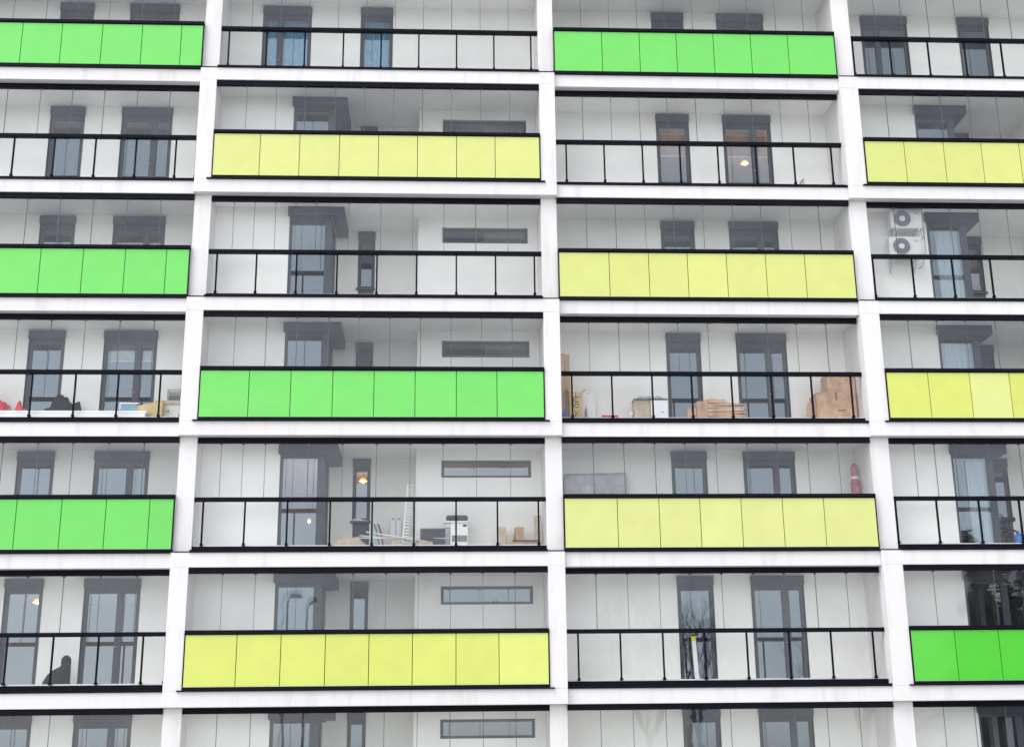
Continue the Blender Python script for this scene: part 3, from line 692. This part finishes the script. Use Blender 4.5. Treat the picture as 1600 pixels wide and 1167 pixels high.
# ---- loggia D5, C6, A6, C2, B6
z = TZ(5)
e = empty("covered_bicycle", (13.1, 1.3, z), "black folded bicycle standing in the recess at the right edge", "bicycle")
for i, (cx, cz) in enumerate(((-.12, .42), (.13, .40))):
    s = MB(); s.tube([(cx + .25 * cos(2 * pi * t / 20), -.08 + .12 * i, cz + .25 * sin(2 * pi * t / 20)) for t in range(21)], .022, M['blackcloth'], 6, False)
    for q in range(8): s.tube([(cx, -.08 + .12 * i, cz), (cx + .25 * cos(q * pi / 4), -.08 + .12 * i, cz + .25 * sin(q * pi / 4))], .004, M['gpl'], 4, False)
    s.build("wheel", e)
s = MB(); s.tube([(-.12, 0, .42), (0, 0, .75), (.13, 0, .42), (-.05, 0, .5)], .022, M['blackcloth'], 6); s.tube([(0, 0, .7), (-.05, 0, .98), (-.2, 0, 1.0)], .016, M['blackcloth'], 6); s.tube([(.1, 0, .5), (.12, 0, .86)], .014, M['blackcloth'], 6); s.build("bicycle_frame", e)
s = MB(); s.tube([(.02, 0, .87), (.24, 0, .89)], [.03, .055], M['blackcloth'], 8); s.build("saddle", e)
heap("black_cover", 12.9, 13.3, 1.15, 1.35, z, .62, M['blackcloth'], "crumpled black cover lying beneath the folded bicycle", "cover", 61, 3, 18)
e = empty("blue_canister", (13.27, .95, z), "bright blue canister with a handle at the right edge of the picture", "canister")
s = MB(); s.tube([(0, 0, 0), (0, 0, .02), (0, 0, .42), (0, 0, .48), (0, 0, .5)], [.12, .14, .14, .09, .05], M['blue'], 18); s.build("tank", e)
s = MB(); s.tube([(-.08, 0, .46), (-.06, 0, .55), (.06, 0, .55), (.08, 0, .46)], .012, M['blue'], 6); s.build("handle", e)
z = TZ(6)
e = empty("rolled_blind", (5.72, 1.35, z), "white rod with a yellow cap leaning against the narrow dark door", "rod")
s = MB(); T_ = Matrix.Rotation(radians(-2.5), 4, 'Y'); s.box(-.045, .045, -.03, .03, .0, 1.07, M['wpl'], T_); s.build("rod", e); s = MB(); s.box(-.047, .047, -.033, .033, 1.07, 1.17, M['yel'], T_); s.build("cap", e)
e = empty("covered_chair", (-8.2, 1.05, z), "dark draped cover over a garden chair by the bottom left doors", "covered chair")
s = MB(); n = 20; mi = s.mi(M['blackcloth'])
prof = [(0.0, .42, -.10), (.25, .40, -.09), (.42, .33, -.04), (.52, .25, .02), (.58, .165, .08), (.62, .14, .10), (.70, .145, .10), (.77, .13, .10), (.82, .07, .10), (.835, .02, .10)]
for (zz, r, cx) in prof:
    for i in range(n):
        a = 2 * pi * i / n; q = 1 + .08 * sin(a * 5 + zz * 3); s.v.append((cx + r * q * cos(a) * .72, r * q * sin(a) * .6, zz))
for j in range(len(prof) - 1):
    for i in range(n): s.f.append((j * n + i, j * n + (i + 1) % n, (j + 1) * n + (i + 1) % n, (j + 1) * n + i)); s.m.append(0); s.sm.append(True)
s.f.append(tuple((len(prof) - 1) * n + i for i in range(n))); s.m.append(0); s.sm.append(True)
s.build("fabric_cover", e)
s = MB()
for sx in (-.15, .15):
    for sy in (-.12, .12): s.box(sx - .015, sx + .015, sy - .015, sy + .015, 0, .25, M['dpl'])
s.build("chair_legs", e)
s = MB(); z2 = TZ(2); s.tube([(8.78, 1.0, z2 + .1), (8.82, 1.0, z2 + .5), (8.92, 1.0, z2 + .62), (8.88, 1.0, z2 + .48), (8.84, 1., z2 + .55)], .012, M['dpl'], 6)
s.tube([(8.85, 1.0, z2 + .0), (8.9, 1.0, z2 + .6)], .008, M['dpl'], 6); thing(s.build("bent_wire", None, (8.8, 1., z2)), "small dark bent wire on the floor beside the wide door with the lamp", "wire")
for i in range(2):
    s = MB(); x = 1.18 + i * .075; s.tube([(x, 1.49, z + 1.97), (x, 1.44, z + 1.95), (x + .01, 1.43, z + 2.01)], .012, M['dpl'], 6); s.box(x - .02, x + .02, 1.48, 1.489, z + 1.94, z + 1.98, M['dpl'])
    thing(s.build("wall_hook", None, (x, 1.48, z + 1.97)), ("left" if i == 0 else "right") + " one of two small black hooks under the lowest strip window", "hook")

# ------------------------------------------------------------------ what stands opposite (seen mirrored in the panes)
def lamp_post(x, y, h, label):
    e = empty("street_lamp", (x, y, 0), label, "street lamp", "street lamps opposite the building")
    s = MB(); s.tube([(0, 0, 0), (0, 0, h * .5), (.02, 0, h - .3), (.1, 0, h - .08), (.3, 0, h)], [.08, .05, .038, .035, .03], M['gpl'], 10); s.build("pole", e)
    s = MB(); s.tube([(.1, 0, h), (.25, 0, h + .03), (.6, 0, h - .0), (.72, 0, h - .03)], [.03, .09, .10, .03], M['gpl'], 10); s.build("lamp_head", e)
lamp_post(-7.25, -34, 8.95, "left grey street lamp mirrored in the corner window")
lamp_post(-6.60, -37, 8.95, "right grey street lamp mirrored in the corner window")
def bare_tree(x, y, h, seed, label):
    rr = random.Random(seed); e = empty("bare_tree", (x, y, 0), label, "tree", "trees opposite the building"); tr = MB(); br = MB()
    def grow(p, d, l, r, lv, mb):
        pts = [p]; q = p; dd = d
        for _ in range(3): dd = (dd + Vector((rr.uniform(-.2, .2), rr.uniform(-.2, .2), rr.uniform(-.02, .16)))).normalized(); q = q + dd * l / 3; pts.append(q)
        mb.tube(pts, [r, r * .88, r * .76, r * .62], M['bark'], 5 if lv < 3 else 3, False)
        if lv >= 6: return
        for _ in range(3 if lv < 5 else 2):
            a = Vector((rr.uniform(-1, 1), rr.uniform(-1, 1), rr.uniform(-.1, .9))).normalized(); grow(pts[rr.choice((2, 3))], (dd * .8 + a * .75).normalized(), l * rr.uniform(.6, .8), r * .55, lv + 1, br)
    grow(Vector((0, 0, 0)), Vector((0, 0, 1)), h * .3, h * .018, 0, tr); tr.build("trunk", e); br.build("crown", e)
bare_tree(12.0, -34, 10.5, 3, "bare tree mirrored in the lower right narrow door")
bare_tree(20.0, -37, 11, 5, "bare tree opposite the right end of the facade")
def conifer(x, y, h, seed, label):
    rr = random.Random(seed); e = empty("conifer", (x, y, 0), label, "tree", "trees opposite the building")
    s = MB(); s.tube([(0, 0, 0), (0, 0, h)], [.18, .02], M['bark'], 8); s.build("trunk", e); s = MB()
    for i in range(14000):
        t = rr.random() ** .7; zz = .8 + (h - .8) * (1 - t * .98); r = (h - zz) * .30 * rr.uniform(.3, 1.05) * (1 + .3 * sin(zz * 4)); a = rr.uniform(0, 2 * pi)
        c = Vector((r * cos(a), r * sin(a), zz - r * .25)); d = Vector((cos(a), sin(a), rr.uniform(-.6, .1))) * rr.uniform(.3, .6); w_ = Vector((-sin(a), cos(a), rr.uniform(-.3, .3))) * .12
        s.quad([c - w_, c + w_, c + d + w_ * .3, c + d - w_ * .3], M['needles'])
    s.build("crown", e)
bare_tree(9.3, -32, 10.8, 11, "slender bare tree mirrored near the yellow capped rod")
bare_tree(24.0, -29.5, 11, 23, "bare tree in front of the conifers opposite")
conifer(24.5, -31, 11.5, 1, "left dark conifer mirrored in the bottom right loggia")
conifer(28.5, -34, 12.5, 2, "taller dark conifer mirrored in the bottom right loggia")
